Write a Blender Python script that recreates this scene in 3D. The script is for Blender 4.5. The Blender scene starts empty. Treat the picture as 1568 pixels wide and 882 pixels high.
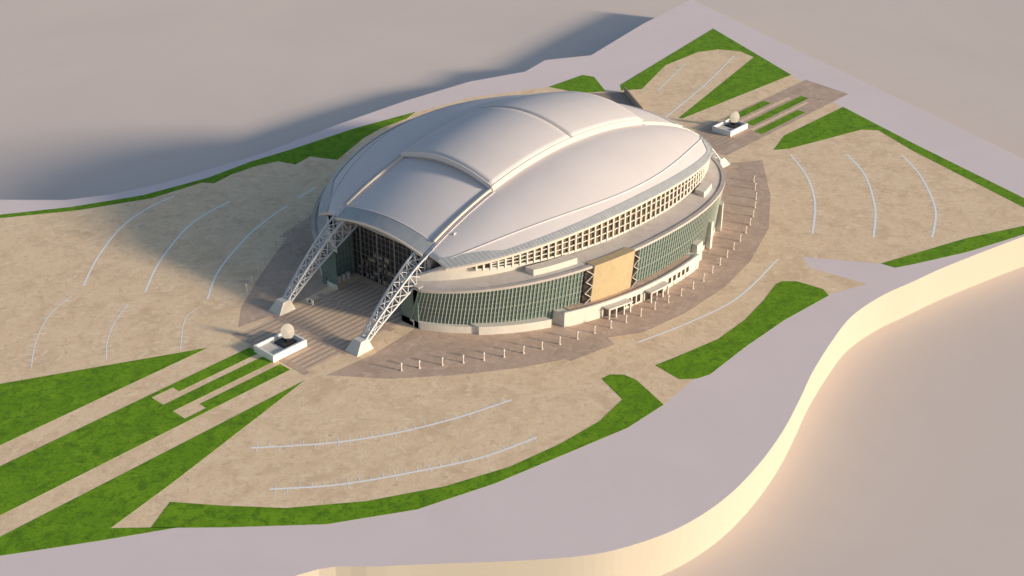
import bpy, math, random
from mathutils import Vector, Matrix
from mathutils.geometry import tessellate_polygon
random.seed(4)
sc=bpy.context.scene
# ------------------------------------------------------------------ materials
def mat(name,col,rough=.8,noise=None,metal=0,spec=.3):
    m=bpy.data.materials.new(name); m.use_nodes=True
    nt=m.node_tree; b=nt.nodes['Principled BSDF']
    b.inputs['Base Color'].default_value=(*col,1); b.inputs['Roughness'].default_value=rough
    b.inputs['Metallic'].default_value=metal; b.inputs['Specular IOR Level'].default_value=spec
    if noise:
        geo=nt.nodes.new('ShaderNodeNewGeometry'); prev=None
        for (scale,c2,lo,hi,stretch) in noise:
            mp=nt.nodes.new('ShaderNodeMapping'); mp.inputs['Scale'].default_value=stretch
            nt.links.new(geo.outputs['Position'],mp.inputs['Vector'])
            n=nt.nodes.new('ShaderNodeTexNoise'); n.inputs['Scale'].default_value=scale; n.inputs['Detail'].default_value=6; n.inputs['Roughness'].default_value=.65
            n.inputs['Distortion'].default_value=.6
            nt.links.new(mp.outputs[0],n.inputs['Vector'])
            r=nt.nodes.new('ShaderNodeMapRange'); r.inputs[1].default_value=lo; r.inputs[2].default_value=hi
            nt.links.new(n.outputs['Fac'],r.inputs[0])
            mx=nt.nodes.new('ShaderNodeMix'); mx.data_type='RGBA'
            nt.links.new(r.outputs[0],mx.inputs[0])
            if prev is None: mx.inputs[6].default_value=(*col,1)
            else: nt.links.new(prev,mx.inputs[6])
            mx.inputs[7].default_value=(*c2,1); prev=mx.outputs[2]
        nt.links.new(prev,b.inputs['Base Color'])
    return m
I=(1,1,1)
M_terrain=mat('terrain_plaster',(.74,.62,.56),.95,[(.004,(.71,.595,.54),.4,.6,I)])
M_plateau=mat('road_surface',(.80,.67,.67),.95,[(.02,(.77,.645,.645),.35,.65,I)])
M_cliff=mat('plateau_wall',(.52,.465,.385),.95)
M_conc=mat('pavement_concrete',(.88,.65,.43),.92,[(.05,(.74,.53,.34),.46,.66,I),(.14,(.93,.72,.51),.5,.66,I),(.22,(.66,.47,.31),.54,.72,I),(.8,(.60,.42,.28),.52,.78,I)])
M_brown=mat('brown_paving',(.58,.42,.325),.92,[(.05,(.48,.34,.26),.42,.66,I),(.16,(.68,.50,.39),.5,.68,I),(.3,(.42,.30,.23),.54,.75,I),(1.1,(.36,.255,.19),.56,.85,I)])
M_brown2=mat('dark_paving',(.36,.265,.21),.92,[(.2,(.44,.325,.26),.42,.66,I)])
M_board=mat('board_paving',(.46,.34,.26),.92,[(.2,(.52,.385,.30),.42,.66,I)])
M_boardl=mat('board_paving_light',(.72,.54,.40),.92,[(.2,(.62,.46,.34),.42,.66,I)])
M_grass=mat('lawn_grass',(.13,.285,.004),.95,[(.05,(.18,.35,.008),.42,.6,I),(.14,(.08,.19,.004),.48,.64,I),(.4,(.065,.16,.004),.5,.68,I),(1.3,(.23,.37,.02),.5,.7,I)])
M_paint=mat('marking_paint',(.95,.94,.94),.6)
M_white=mat('white_paint',(.8,.78,.75),.6)
M_roof=mat('roof_membrane',(.69,.63,.63),.75,[(.03,(.66,.60,.60),.4,.65,I)],0,.15)
M_roof2=mat('retractable_roof_panel',(.67,.61,.61),.75,[(.03,(.64,.585,.585),.4,.65,I)],0,.15)
M_cream=mat('trim_cladding',(.68,.60,.52),.7)
M_ledge=mat('ledge_concrete',(.52,.47,.44),.8,[(.1,(.45,.40,.375),.4,.65,I)])
M_podium=mat('podium_limestone',(.68,.63,.57),.8,[(.2,(.62,.57,.51),.4,.65,I)])
M_panel=mat('tan_stone_panel',(.50,.385,.235),.8,[(.2,(.45,.345,.205),.4,.65,I)])
M_glass=mat('facade_glass',(.12,.185,.17),.3,[(.05,(.15,.21,.19),.4,.6,I),(.4,(.075,.13,.13),.5,.7,(1,1,3))],0,.5)
M_dark=mat('dark_glass',(.035,.03,.028),.25,[(.3,(.14,.09,.06),.5,.7,I)],0,.5)
M_clear=mat('clerestory_glass',(.10,.07,.045),.3,[(.15,(.3,.21,.12),.45,.65,I)],0,.5)
M_fin=mat('mullion_metal',(.30,.33,.285),.5)
M_rail=mat('spandrel_rail',(.25,.28,.235),.5)
M_dm=mat('door_mullion',(.26,.25,.25),.5)
M_steel=mat('arch_steel',(.58,.58,.60),.45)
M_visor=mat('visor_panels',(.46,.47,.48),.5,[(.2,(.40,.41,.43),.4,.6,I)])
M_black=mat('black_granite',(.02,.02,.022),.3)
# ------------------------------------------------------------------ helpers
def obj(name,me,parent=None):
    o=bpy.data.objects.new(name,me); bpy.context.collection.objects.link(o)
    if parent: o.parent=parent
    return o
def empty(name,loc=(0,0,0)):
    o=bpy.data.objects.new(name,None); bpy.context.collection.objects.link(o); o.location=loc; return o
PW=2.15
def EL(a,b,u): return b*(max(0,1-(abs(u)/a)**PW))**(1/PW)
class MB:
    def __init__(s): s.v=[];s.f=[];s.m=[];s.mats=[]
    def mi(s,m):
        if m not in s.mats: s.mats.append(m)
        return s.mats.index(m)
    def add(s,vs,fs,m):
        b=len(s.v); s.v+= [tuple(x) for x in vs]; k=s.mi(m)
        for f in fs: s.f.append([b+i for i in f]); s.m.append(k)
    def hexa(s,p,m): # 4 bottom,4 top ccw
        s.add(p,[(3,2,1,0),(4,5,6,7),(0,1,5,4),(1,2,6,5),(2,3,7,6),(3,0,4,7)],m)
    def box(s,c,d,m,rot=0):
        cx,cy,cz=c; ca,sa=math.cos(rot),math.sin(rot); P=[]
        for z in (-.5,.5):
            for x,y in ((-.5,-.5),(.5,-.5),(.5,.5),(-.5,.5)):
                X,Y=x*d[0],y*d[1]; P.append((cx+X*ca-Y*sa,cy+X*sa+Y*ca,cz+z*d[2]))
        s.hexa(P,m)
    def beam(s,a,b,w,m,h=None):
        a=Vector(a);b=Vector(b);h=h or w; d=(b-a).normalized()
        up=Vector((0,0,1)) if abs(d.z)<.95 else Vector((1,0,0))
        x=d.cross(up).normalized()*w/2; y=x.cross(d).normalized()*h/2
        s.hexa([a-x-y,a+x-y,a+x+y,a-x+y,b-x-y,b+x-y,b+x+y,b-x+y],m)
    def ring(s,us,side,inn,out,z0,z1,m,outtop=None):
        """solid band between two (super)ellipses (a,b) along stations us"""
        E=lambda ab,u: side*EL(ab[0],ab[1],u)
        outtop=outtop or out; V=[]
        for u in us:
            V+=[(u,E(inn,u),z0(u)),(u,E(out,u),z0(u)),(u,E(outtop,u),z1(u)),(u,E(inn,u),z1(u))]
        F=[]; n=len(us)
        for i in range(n-1):
            for k in range(4):
                a=i*4+k; b=i*4+(k+1)%4
                F.append((a,b,b+4,a+4))
        F.append((0,1,2,3)); F.append(tuple((n-1)*4+k for k in (3,2,1,0)))
        s.add(V,F,m)
    def make(s,name,parent=None,smooth=False):
        me=bpy.data.meshes.new(name); me.from_pydata(s.v,[],s.f)
        for m in s.mats: me.materials.append(m)
        me.polygons.foreach_set('material_index',s.m)
        if smooth: me.polygons.foreach_set('use_smooth',[True]*len(s.f))
        me.update()
        import bmesh
        bm=bmesh.new(); bm.from_mesh(me); bmesh.ops.recalc_face_normals(bm,faces=bm.faces); bm.to_mesh(me); bm.free()
        return obj(name,me,parent)
def tess(pts):
    return tessellate_polygon([[Vector((x,y,0)) for x,y in pts]])
def sheet(mb,pts,z,m):
    fs=[]
    for t in tess(pts):
        a,b,c=[Vector(pts[i]) for i in t]
        fs.append(t if (b-a).cross(c-a)>0 else t[::-1])
    mb.add([(x,y,z) for x,y in pts],fs,m)
def slab(mb,pts,z0,z1,m,m2=None):
    sheet(mb,pts,z1,m)
    n=len(pts); V=[(x,y,z0) for x,y in pts]+[(x,y,z1) for x,y in pts]
    mb.add(V,[(i,(i+1)%n,n+(i+1)%n,n+i) for i in range(n)],m2 or m)
def smooth(pts,k=6):
    out=[]
    for i in range(len(pts)-1):
        p0=Vector(pts[max(i-1,0)]);p1=Vector(pts[i]);p2=Vector(pts[i+1]);p3=Vector(pts[min(i+2,len(pts)-1)])
        for j in range(k):
            t=j/k
            out.append(.5*((2*p1)+(p2-p0)*t+(2*p0-5*p1+4*p2-p3)*t*t+(3*p1-p0-3*p2+p3)*t**3))
    out.append(Vector(pts[-1])); return out
# ------------------------------------------------------------------ ground
GD=-25
g=MB(); g.add([(-9000,-9000,GD),(9000,-9000,GD),(9000,9000,GD),(-9000,9000,GD)],[(0,1,2,3)],M_terrain); g.make('ground')
front=[(-620,-130),(-420,-150),(-339,-163),(-308,-188),(-267,-228),(-241,-251),(-220,-263),(-193,-272),(-161,-275),(-127,-272),(-92,-265),(-58,-255),(-30,-246),(10,-236),(44,-230),(79,-231),(112,-237),(145,-243),(222,-262),(309,-288)]
plateau=[(p.x,p.y) for p in smooth(front,5)]+[(315,-314),(356,-204),(546,245),(439,230),(326,206),(286,229),(249,221),(195,240),(121,247),(47,248),(-37,245),(-122,254),(-160,265),(-188,281),(-220,317),(-325,401),(-500,500),(-760,120)]
g=MB(); slab(g,plateau,GD,0,M_plateau,M_cliff); g.make('terrain_plateau')
outerN=[(-114,-203),(-145,-202),(-180,-194),(-228,-183),(-269,-169),(-306,-145),(-339,-112)]
pave=[(-560,60),(-420,420),(-341,361),(-233,292),(-192,266),(-145,245),(-94,236),(-53,237),(-14,233),(49,230),(109,220),(165,211),(232,178),(277,176),(280,165),(257,133),(268,124),(278,133),(474,168),(405,35),(361,-42),(327,-126),(284,-235),(265,-282),(226,-260),(174,-243),(134,-225),(120,-219),(119,-209),(93,-165),(82,-177),(87,-216),(57,-205),(11,-201),(-31,-201),(-71,-203),(-83,-200)]+outerN+[(-354,-94),(-386,-74),(-422,-50),(-492,-3)]
g=MB(); sheet(g,pave,.04,M_conc); g.make('pavement')
g=MB()
GZ=.12
for p in [
 [(-410,424),(-341,362),(-233,293),(-192,267),(-145,246),(-94,237),(-53,238),(-14,234),(49,231),(109,221),(92,215),(63,215),(38,209),(-5,191),(-9,199),(-15,212),(-33,208),(-38,223),(-55,228),(-78,229),(-97,225),(-102,233),(-144,237),(-191,258),(-235,287),(-343,356),(-415,416)],
 [(232,178),(277,176),(280,165),(257,133),(238,147)],
 [(268,124),(279,134),(474,168),(405,35),(248,44),(247,47),(425,88),(431,107),(422,126),(402,136),(350,136),(283,113)],
 [(240,-50),(272,-40),(363,-42),(327,-126),(284,-235),(265,-283),(268,-242),(312,-134),(334,-91),(326,-80),(251,-58)],
 [(119,-209),(193,-234),(238,-255),(277,-273),(265,-284),(226,-261),(174,-244),(134,-226),(120,-219)],
 [(-84,-175),(-66,-179),(-35,-185),(-5,-184),(24,-179),(48,-173),(54,-174),(60,-181),(62,-199),(57,-206),(11,-202),(-31,-202),(-71,-204),(-80,-201),(-87,-194)],
 [(-116,-161),(-109,-162),(-104,-168),(-104,-177)]+outerN+[(-364,-85),(-346,-75),(-331,-96),(-311,-121),(-281,-146),(-247,-166),(-213,-179),(-180,-185),(-150,-187),(-125,-183)],
 [(-440,-38),(-230,-38),(-268,-47),(-337,-63),(-377,-71),(-354,-95),(-386,-75),(-422,-51)],
 [(-490,90),(-440,133),(-347,86),(-245,32),(-378,31),(-505,32)],
 [(-484,14),(-228,14),(-228,5),(-284,5),(-284,11),(-298,11),(-298,0),(-228,0),(-228,-9),(-298,-9),(-298,-20),(-284,-20),(-284,-14),(-228,-14),(-228,-23),(-462,-23)],
 [(270,17),(330,17),(330,9),(270,9)],[(274,-1),(362,-1),(362,-9),(274,-9)],[(263,-17),(330,-17),(330,-25),(263,-25)]]:
    slab(g,p,.03,GZ,M_grass)
g.make('grass')
g=MB()
sheet(g,[(205,-29),(395,-29),(402,18),(205,20)],.08,M_brown)
for a,b in (((265,6),(352,2)),((265,-12),(352,-15))): sheet(g,[(a[0],a[1]),(b[0],a[1]),(b[0],b[1]),(a[0],b[1])],.1,M_conc)
sheet(g,[(195,-40),(216,-55),(163,-96),(115,-125),(64,-143),(22,-151),(-22,-152),(-59,-147),(-78,-135),(-81,-143),(-113,-136),(-114,-132),(-137,-120),(-168,-98),(-196,-73),(-218,-43),(-185,-46),(-144,-42),(0,-30)],.08,M_brown)
sheet(g,[(-218,38),(-201,57),(-165,83),(-120,112),(-122,118),(-88,127),(-20,150),(60,143),(115,125),(163,96),(205,60),(195,40),(0,30),(-144,38),(-189,34)],.08,M_brown)
sheet(g,[(219,80),(239,146),(266,119),(234,75)],.08,M_brown2)
sheet(g,[(-226,-31),(-226,31),(-122,31),(-122,-31)],.08,M_boardl)
for k in range(14):
    v=-28+k*4.3
    sheet(g,[(-226,v-.9),(-226,v+.9),(-129,v+.9),(-129,v-.9)],.12,M_board)
for k in range(8):
    v=-18+k*4.5
    sheet(g,[(205,v-.8),(262,v-.8),(262,v+.8),(205,v+.8)],.12,M_board)
for u in (-226,-196,-160): sheet(g,[(u,-34),(u,34),(u+4,34),(u+4,-34)],.16,M_brown)
g.make('brown_paving')
g=MB(); g.box((250,97,2.5),(54,1.2,5),M_brown2,math.atan2(44,32)); g.make('retaining_wall')
# parking markings
mk=MB()
def line(pts,w=1.1,tick=0,tl=4.0):
    P=smooth(pts,8)
    for a,b in zip(P[:-1],P[1:]):
        d=(b-a).normalized(); n=Vector((-d.y,d.x))*w/2
        mk.add([(*(a-n),.09),(*(b-n),.09),(*(b+n),.09),(*(a+n),.09)],[(0,1,2,3)],M_paint)
    if tick:
        acc=0; nxt=3
        for a,b in zip(P[:-1],P[1:]):
            L=(b-a).length; d=(b-a)/L; n=Vector((-d.y,d.x))
            while nxt<acc+L:
                c=a+d*(nxt-acc); e1=c-n*tl;e2=c+n*tl; q=d*.22
                if random.random()<.5: e1=c
                elif random.random()<.3: e2=c
                mk.add([(*(e1-q),.11),(*(e1+q),.11),(*(e2+q),.11),(*(e2-q),.11)],[(0,3,2,1)],M_paint)
                nxt+=tick
            acc+=L
for p in [[(-252,154),(-224,182),(-188,210),(-157,224),(-130,228)],[(-230,118),(-199,147),(-157,176),(-130,186),(-109,190)],[(-209,81),(-181,107),(-139,133),(-109,146),(-86,153)],[(-71,158),(-51,163)]]: line(p,1.3)
for p in [[(-326,89),(-310,112),(-288,135),(-264,148)],[(-292,65),(-279,84),(-262,101),(-246,112)],[(-257,42),(-242,61),(-231,72),(-221,76)]]: line(p,.6,6)
for p in [[(-291,-68),(-262,-94),(-233,-113),(-199,-128),(-166,-138)],[(-307,-103),(-281,-126),(-247,-147),(-216,-163),(-184,-172)]]: line(p,1.3,6)
for p in [[(241,-65),(212,-97),(175,-126),(128,-152)],[(271,-98),(242,-130),(194,-164),(151,-186)],[(299,-130),(270,-161),(223,-196),(178,-216)]]: line(p,1.5,6)
line([(-70,-152),(-28,-161),(17,-165),(79,-155)],1.3)
line([(416,104),(330,78),(229,53)],1.2,9); line([(366,125),(289,100)],.9,9)
mk.make('parking_markings')
# ------------------------------------------------------------------ stadium
ST=empty('stadium')
R=265.3
A=lambda u: math.sqrt(R*R-u*u)-188.7
AR=lambda u: A(u)+6.0*(u/138)**2
G=lambda u: 27+9*(1-(u/146)**2)
def Ed(u): return 39.5+16.5*(1-(u/140)**2)
def US(u0,u1,a=155,step=3.2):
    p0=math.acos(max(-1,min(1,u0/a)));p1=math.acos(max(-1,min(1,u1/a)))
    n=max(1,int(abs(p1-p0)*a/step)); return [a*math.cos(p0+(p1-p0)*i/n) for i in range(n+1)]
FB=(152,116);FT=(155,119)
EE=lambda ab,u,side: side*EL(ab[0],ab[1],u)
K=lambda z: (lambda u: z)
fac=MB(); fin=MB(); led=MB(); cl=MB(); pod=MB()
for side in (-1,1):
    us=US(-146,146,155,2.6)
    fac.ring(us,side,(150,112),FB,K(3),lambda u:G(u)-1,M_glass,FT)
    def fp(u,fr,off=0):
        ab=(FB[0]+3*fr+off,FB[1]+3*fr+off); return EE(ab,u,side)
    for i,u in enumerate(us):
        z1=G(u)-1
        fin.beam((u,fp(u,0,.35),3),(u,fp(u,1,.35),z1),.36,M_fin,.6)
    for k in range(1,8):
        fr=k/8
        for a,b in zip(us[:-1],us[1:]):
            za=3+(G(a)-4)*fr; zb=3+(G(b)-4)*fr
            fin.beam((a,fp(a,fr,.15),za),(b,fp(b,fr,.15),zb),.3,M_rail,.35 if k!=4 else .8)
    led.ring(us,side,(153.5,117.5),(156,120.2),lambda u:G(u)-1,lambda u:G(u)+.6,M_ledge)
    V=[];
    for u in us:
        V+=[(u,EE((153.6,117.6),u,side),G(u)-.2),(u,EE((151,99.8),u,side) if abs(u)<145 else EE((150.9,96),u,side),G(u)+2.2)]
    led.add(V,[(2*i,2*i+1,2*i+3,2*i+2) for i in range(len(us)-1)],M_ledge)
    led.ring(US(-145,145,150),side,(150,98.5),(151.5,100),lambda u:G(u)-1,lambda u:min(Ed(u)-1.5,48) if abs(u)<131 else 40.5-(abs(u)-131)*.75,M_podium)
    pod.ring(us,side,(150,112),(153,117),K(0),K(3),M_podium)
    cb=lambda u: 38.6
    cu=US(-120,120,158,5.2)
    cl.ring(cu,side,(151.3,99.5),(153,101),cb,lambda u:Ed(u)-2.0,M_clear)
    for u in cu:
        cl.beam((u,EE((154,102),u,side),cb(u)-.8),(u,EE((154,102),u,side),Ed(u)-1.8),.9,M_podium,1.1)
    for fr in (0,.34,.67,1):
        for a,b in zip(cu[:-1],cu[1:]):
            f=lambda u:cb(u)-.4+(Ed(u)-1.8-cb(u))*fr
            if fr in (.34,.67) and Ed(a)-cb(a)<6: continue
            cl.beam((a,EE((153.8,101.8),a,side),f(a)),(b,EE((153.8,101.8),b,side),f(b)),.6,M_podium,.6 if fr not in(0,1) else 1.4)
for (u0,u1) in ((-95,-68),(62,80)):
    led.ring(US(u0,u1),-1,(153,104),(153,112),lambda u:G(u)-.5,lambda u:G(u)+4.5,M_podium)
fac.make('glass_curtain_wall',ST); fin.make('mullions',ST); led.make('ledge',ST); cl.make('clerestory',ST)
us=US(-64,-33); pod.ring(us,-1,(152,115),(154,119),K(8),lambda u:G(u)+.9,M_panel,(157,121.5))
for (u0,u1) in ((-69,-64),(-33,-28)):
    us=US(u0,u1,155,1.5); pod.ring(us,-1,(152,114),(152.5,117.5),K(3),lambda u:G(u)-.5,M_dark,(156,120))
    for k in range(7):
        z=5+k*4; pa,pb=(u0,u1) if k%2 else (u1,u0)
        fr=z/36; ab=(154+3*fr,118.5+3*fr)
        pod.beam((pa,EE(ab,pa,-1),z),(pb,EE(ab,pb,-1),z+4),1.0,M_ledge,.5)
pod.ring(US(-146,-127),-1,(150,112),(155.5,119),K(0),K(4.5),M_podium)
pod.ring(US(-127,-91),-1,(150,112),(157,121.5),K(0),K(5.5),M_podium)
us=US(-86,33)
pod.ring(us,-1,(150,110),(159,125),K(0),K(9),M_podium)
pod.ring(US(-80,28),-1,(150,110),(156.5,121.5),K(9),K(9.5),M_brown)
pod.ring(us,-1,(158,123.8),(159.2,125.2),K(9),K(10.2),M_podium)
for u in [-44,-40,-36,-32,-2,3,8,13,18]:
    pod.box((u,EE((159,125),u,-1)-.05,5.2 if u>-20 else 4),(2.6,.5,3.6 if u>-20 else 5),M_dark,math.atan2(EE((159,125),u+1,-1)-EE((159,125),u-1,-1),2))
for u in (-52,-18):
    pod.ring(US(u-9,u+9),-1,(158,124),(162,130.5),K(6.8),K(7.8),M_podium)
    for du in (-8,-3,3,8):
        pod.box((u+du,EE((161,129.5),u+du,-1),3.4),(1,1,6.8),M_podium)
    pod.ring(US(u-8,u+8),-1,(158,124),(159.3,125.4),K(0),K(6.5),M_dark)
pod.ring(US(36,44),-1,(150,112),(157,121.5),K(0),K(14),M_podium)
for u0,u1 in ((60,64),(88,94)):
    pod.ring(US(u0,u1),-1,(150,112),(156.5,120.8),K(0),K(20),M_podium)
pod.make('podium',ST)
# end doors
WV=EL(155,119,146)
for sx in (-1,1):
    d=MB()
    x=sx*122
    d.box((x,0,20),(1,80,40),M_dark)
    for k in range(-10,11):
        d.box((x+sx*.9,k*3.95,19),(.5,.3 if k%4 else 1.2,38),M_dm)
    for z in (4,8,12.5,17,21.5,26,30,34):
        d.box((x+sx*.85,0,z),(.4,79,.25),M_dm)
    for k in range(50):
        d.box((x+sx*.65,random.uniform(-37,37),random.choice((2,6,10.2,14.7,19))+.3),(.3,random.uniform(1.5,6),random.uniform(1.2,3)),random.choice((M_panel,M_brown2,M_brown2,M_brown2)))
    d.box((x+sx*1.5,0,39),(4,80,1.6),M_ledge)
    for sy in (-1,1):
        d.box((sx*134,sy*40.3,14.5),(23,1,29),M_glass)
        for k in range(8): d.box((sx*(124+k*3),sy*39.6,14.5),(.3,.3,29),M_fin)
        for z in (5,10,15,20,25): d.box((sx*134,sy*39.65,z),(23,.25,.25),M_fin)
        d.box((sx*145.6,sy*(40.8+WV-1)/2,13),(.8,WV-41.8+1,26),M_glass)
        d.box((sx*127,sy*41,35),(12,3,12),M_ledge)
        d.box((sx*139,sy*(39.5+WV)/2,27.8),(14,WV-39.5+1.5,1.0),M_ledge)
        for k in range(3): d.box((sx*(131+k*4),sy*37,2.2),(2,2.4,4.4),M_podium)
    d.make('end_zone_doors',ST)
# ------------------------------------------------------------------ roof
UE=134
ve=lambda u: 104*(max(0,1-(abs(u)/158)**2.05))**(1/2.05)
VA=39
def zstrip(u,v,B=5.0): return AR(u)-1.0+B*(1-(v/VA)**2)
def zlobe(u,t): 
    return (AR(u)-1.0)+(Ed(u)-AR(u)+1.0)*(t**1.9)
rf=MB()
NU=72; NS=16; NL=14
us=[-UE+2*UE*i/NU for i in range(NU+1)]
V=[];W=NS+1+2*NL
for u in us:
    for j in range(NL):
        t=1-j/NL; V.append((u,VA+t*(ve(u)-VA),zlobe(u,t)))
    for j in range(NS+1):
        v=VA-2*VA*j/NS; V.append((u,v,zstrip(u,v)))
    for j in range(1,NL+1):
        t=j/NL; V.append((u,-(VA+t*(ve(u)-VA)),zlobe(u,t)))
F=[(i*W+j,i*W+j+1,(i+1)*W+j+1,(i+1)*W+j) for i in range(NU) for j in range(W-1)]
rf.add(V,F,M_roof)
ro=rf.make('roof_shell',ST,True)
if ro.data.polygons[len(ro.data.polygons)//2].normal.z<0: ro.data.flip_normals()
so=ro.modifiers.new('thick','SOLIDIFY'); so.thickness=2.2; so.offset=-1
rp=MB()
def zpan(u,v): return AR(u)+2.7+7.5*(1-(v/(VA+1))**2)
for (u0,u1) in ((-76,-.35),(.35,76)):
    n=20;m=20;V=[]
    for i in range(n+1):
        u=u0+(u1-u0)*i/n
        for j in range(m+1):
            v=-(VA+1)+2*(VA+1)*j/m; V.append((u,v,zpan(u,v)))
    F=[(i*(m+1)+j,i*(m+1)+j+1,(i+1)*(m+1)+j+1,(i+1)*(m+1)+j) for i in range(n) for j in range(m)]
    rp.add(V,F,M_roof2)
po=rp.make('retractable_roof',ST,True)
if po.data.polygons[10].normal.z<0: po.data.flip_normals()
so=po.modifiers.new('thick','SOLIDIFY'); so.thickness=5.6; so.offset=-1; so.use_rim=True
rr=MB()
def path(pts,w,h,m,mb=rr):
    for a,b in zip(pts[:-1],pts[1:]): mb.beam(a,b,w,m,h)
for sy in (-1,1):
    path([(u,sy*(VA+1.2),zpan(u,VA+1)-1.9) for u in [-76+152*i/40 for i in range(41)]],.7,4.0,M_cream)
    for sx in (-1,1):
        path([(sx*u,sy*VA,AR(u)-.2) for u in [76+(126-76)*i/14 for i in range(15)]],1.3,2.0,M_cream)
        path([(sx*u,sy*(VA+3.5),AR(u)-.6) for u in [76+(131-76)*i/14 for i in range(15)]],.4,.5,M_roof)
for u in (-76.4,76.4):
    path([(u,-(VA+1)+2*(VA+1)*j/20,zpan(u,-(VA+1)+2*(VA+1)*j/20)-1.5) for j in range(21)],.6,3.1,M_roof2)
path([(0,-(VA+1)+2*(VA+1)*j/20,zpan(0,-(VA+1)+2*(VA+1)*j/20)+.05) for j in range(21)],.8,.4,M_ledge)
def lp(u,t,side,dz=0): return (u,side*(VA+t*(ve(u)-VA)),zlobe(u,t)+dz)
for side in (-1,1):
    uu=[-128+256*i/90 for i in range(91)]
    path([lp(u,.78+.08*math.cos(u/140*math.pi),side,.2) for u in uu],.6,.7,M_roof)
    path([(u,side*(ve(u)+.3),Ed(u)-.9) for u in [-UE+2*UE*i/90 for i in range(91)]],1.0,2.4,M_cream)
rr.make('roof_trim',ST)
vs=MB()
for side in (-1,1):
    uu=[-UE+2*UE*i/120 for i in range(121)]
    for a,b in zip(uu[:-1],uu[1:]):
        w=lambda u: .94 if abs(u)<104 else .94-.34*(abs(u)-104)/30
        g0=.12
        p=[lp(a+g0,w(a),side,.5),lp(b-g0,w(b),side,.5),(b-g0,side*(ve(b)+1.6),Ed(b)-.1),(a+g0,side*(ve(a)+1.6),Ed(a)-.1)]
        vs.add(p,[(0,1,2,3)],M_visor)
for sx in (-1,1):
    n=44
    for i in range(n):
        v0=-VA+2*VA*i/n+.12; v1=-VA+2*VA*(i+1)/n-.12
        vs.add([(sx*127,v0,zstrip(127,v0)+.4),(sx*127,v1,zstrip(127,v1)+.4),(sx*136,v1,zstrip(136,v1)+.4),(sx*136,v0,zstrip(136,v0)+.4)],[(0,1,2,3)],M_visor)
    path([(sx*136,-VA+2*VA*i/20,zstrip(136,-VA+2*VA*i/20)-.2) for i in range(21)],.8,1.4,M_cream,vs)
    path([(sx*126.5,-VA+2*VA*i/20,zstrip(126.5,-VA+2*VA*i/20)+.2) for i in range(21)],.5,.7,M_roof,vs)
vs.make('visor',ST)
ms=MB(); ms.beam((-116,-46,44),(-116,-46,54),.5,M_white); ms.box((-115,-46,52.5),(1.8,.15,2.4),M_white); ms.make('mast',ST)
# ------------------------------------------------------------------ arches (emerge from under the roof rim)
for sx in (-1,1):
    for sy in (-1,1):
        t=MB(); N=9; C=[]
        for i in range(N+1):
            fr=i/N; u=184.5-(184.5-127)*fr
            dd=(2.4+8.6*min(1,fr*1.3))/2; w=(4+6.2*fr)/2
            z=A(u); c=Vector((sx*u,sy*35.5+sy*1.5*fr,z+.6-2.8*fr))
            n=Vector((sx*u,0,z+188.7)).normalized()
            C.append([c+n*dd+Vector((0,w,0)),c+n*dd-Vector((0,w,0)),c-n*dd-Vector((0,w,0)),c-n*dd+Vector((0,w,0))])
        for i,(a,b) in enumerate(zip(C[:-1],C[1:])):
            for k in range(4):
                t.beam(a[k],b[k],1.0,M_steel); k2=(k+1)%4
                t.beam(b[k],b[k2],.48,M_steel)
                t.beam(a[k],b[k2],.42,M_steel)
                t.beam(a[k2],b[k],.42,M_steel)
        c=Vector((sx*186.5,sy*35.5))
        P=[]
        for z,hx,hy,ox in ((-.1,6.5,5.5,0),(6.5,2.8,3.2,-sx*2)):
            for x,y in ((-1,-1),(1,-1),(1,1),(-1,1)): P.append((c.x+ox+x*hx,c.y+y*hy,z))
        t.hexa(P,M_podium)
        t.make('arch_truss',ST)
# ------------------------------------------------------------------ plinths with disc sculptures
def sculpture(cx,cy):
    e=empty('disc_sculpture',(cx,cy,0)); b=MB()
    L,Wd=25,18
    b.box((0,0,1.4),(L-2.4,Wd-2.4,2.8),M_podium)
    for (x,y,dx,dy) in ((0,Wd/2-.6,L,1.2),(0,-Wd/2+.6,L,1.2),(L/2-.6,0,1.2,Wd-2.4),(-L/2+.6,0,1.2,Wd-2.4)):
        b.box((x,y,2.25),(dx,dy,4.5),M_white)
    b.box((4,0,3.3),(10,9,1.0),M_black)
    b.box((6,0,4.3),(4,3,1.2),M_black)
    b.make('basin',e)
    d=MB(); n=40; r=5.2
    V=[(-.4,r*math.sin(2*math.pi*i/n)*.76,r*math.cos(2*math.pi*i/n)) for i in range(n)]+[(.4,r*math.sin(2*math.pi*i/n)*.76,r*math.cos(2*math.pi*i/n)) for i in range(n)]
    V+=[(-.8,0,0),(.8,0,0)]
    F=[(i,(i+1)%n,n+(i+1)%n,n+i) for i in range(n)]+[((i+1)%n,i,2*n) for i in range(n)]+[(n+i,n+(i+1)%n,2*n+1) for i in range(n)]
    d.add(V,F,M_podium); o=d.make('disc',e); o.location=(6,0,9.4); o.rotation_euler=(0,0,math.radians(45))
sculpture(-217,-1); sculpture(253,0)
e=empty('plaza_sign',(-170,28,0)); b=MB()
b.box((0,0,2.2),(.6,6,3),M_white); b.box((-.36,0,2.2),(.1,2,1.6),M_black)
for y in (-2.4,2.4): b.box((0,y,.4),(.5,.4,.9),M_steel)
b.make('board',e)
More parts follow.
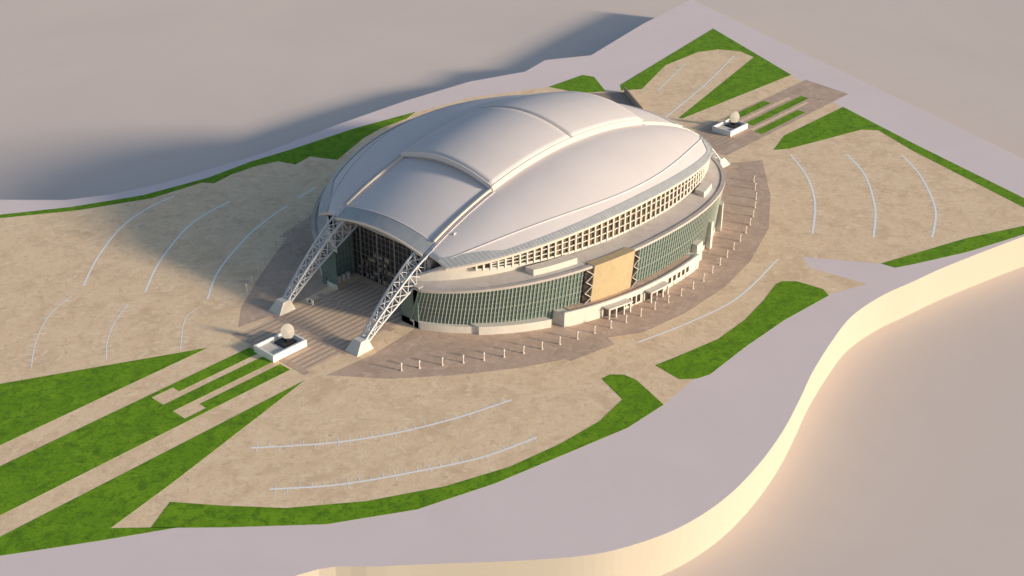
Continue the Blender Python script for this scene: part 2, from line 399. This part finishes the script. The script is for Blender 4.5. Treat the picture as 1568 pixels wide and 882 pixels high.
# light bollards
pp=smooth([(-186,-71),(-166,-84),(-146,-98),(-125,-110),(-103,-119),(-79,-126),(-56,-132),(-31,-135),(-6,-137),(20,-136),(46,-131),(71,-125),(98,-117),(124,-106),(151,-91),(176,-73)],2)
b=MB()
def cyl(mb,z0,z1,r0,r1,m,n=10):
    V=[(r0*math.cos(2*math.pi*i/n),r0*math.sin(2*math.pi*i/n),z0) for i in range(n)]+[(r1*math.cos(2*math.pi*i/n),r1*math.sin(2*math.pi*i/n),z1) for i in range(n)]
    mb.add(V,[(i,(i+1)%n,n+(i+1)%n,n+i) for i in range(n)]+[tuple(range(n))[::-1],tuple(range(n,2*n))],m)
cyl(b,0,.4,.8,.7,M_podium);cyl(b,.4,4.0,.42,.38,M_cream);cyl(b,4.0,4.3,.6,.75,M_cream);cyl(b,4.3,5.0,.75,.65,M_cream);cyl(b,5.0,5.3,.4,.2,M_steel)
lp0=b.make('light_bollard'); first=True
pl=[(p.x,p.y) for p in pp]+[(p.x,-p.y) for p in pp[:-1] if p.x<-60]
for (x,y) in pl:
    o=lp0 if first else bpy.data.objects.new('light_bollard',lp0.data)
    if not first: bpy.context.collection.objects.link(o)
    first=False; o.location=(x,y,.08)
# ------------------------------------------------------------------ light
elev=math.radians(14)
sun_h=Vector((.341,-.94)).normalized()
sd=Vector((sun_h.x*math.cos(elev),sun_h.y*math.cos(elev),math.sin(elev)))
L=bpy.data.lights.new('sun','SUN'); L.energy=5; L.angle=math.radians(6); L.color=(1,.86,.66)
lo=bpy.data.objects.new('sun',L); bpy.context.collection.objects.link(lo); lo.rotation_euler=(-sd).to_track_quat('-Z','Y').to_euler(); lo.location=sd*800
w=bpy.data.worlds.new('World'); sc.world=w; w.use_nodes=True; nt=w.node_tree
sky=nt.nodes.new('ShaderNodeTexSky'); sky.sky_type='NISHITA'; sky.sun_disc=False; sky.sun_elevation=elev; sky.sun_rotation=math.atan2(sd.x,sd.y)
bg=nt.nodes['Background']; bg.inputs[1].default_value=.15; nt.links.new(sky.outputs[0],bg.inputs[0])
# ------------------------------------------------------------------ camera
cam=bpy.data.cameras.new('camera'); co=bpy.data.objects.new('camera',cam); bpy.context.collection.objects.link(co)
co.location=(-617.2,-546.3,398); co.rotation_euler=(math.radians(90-28.33),0,math.radians(42.14-90))
cam.lens=2013/1568*36; cam.clip_end=20000; cam.clip_start=1; sc.camera=co
sc.view_settings.view_transform='Standard'; sc.view_settings.look='None'; sc.view_settings.exposure=0
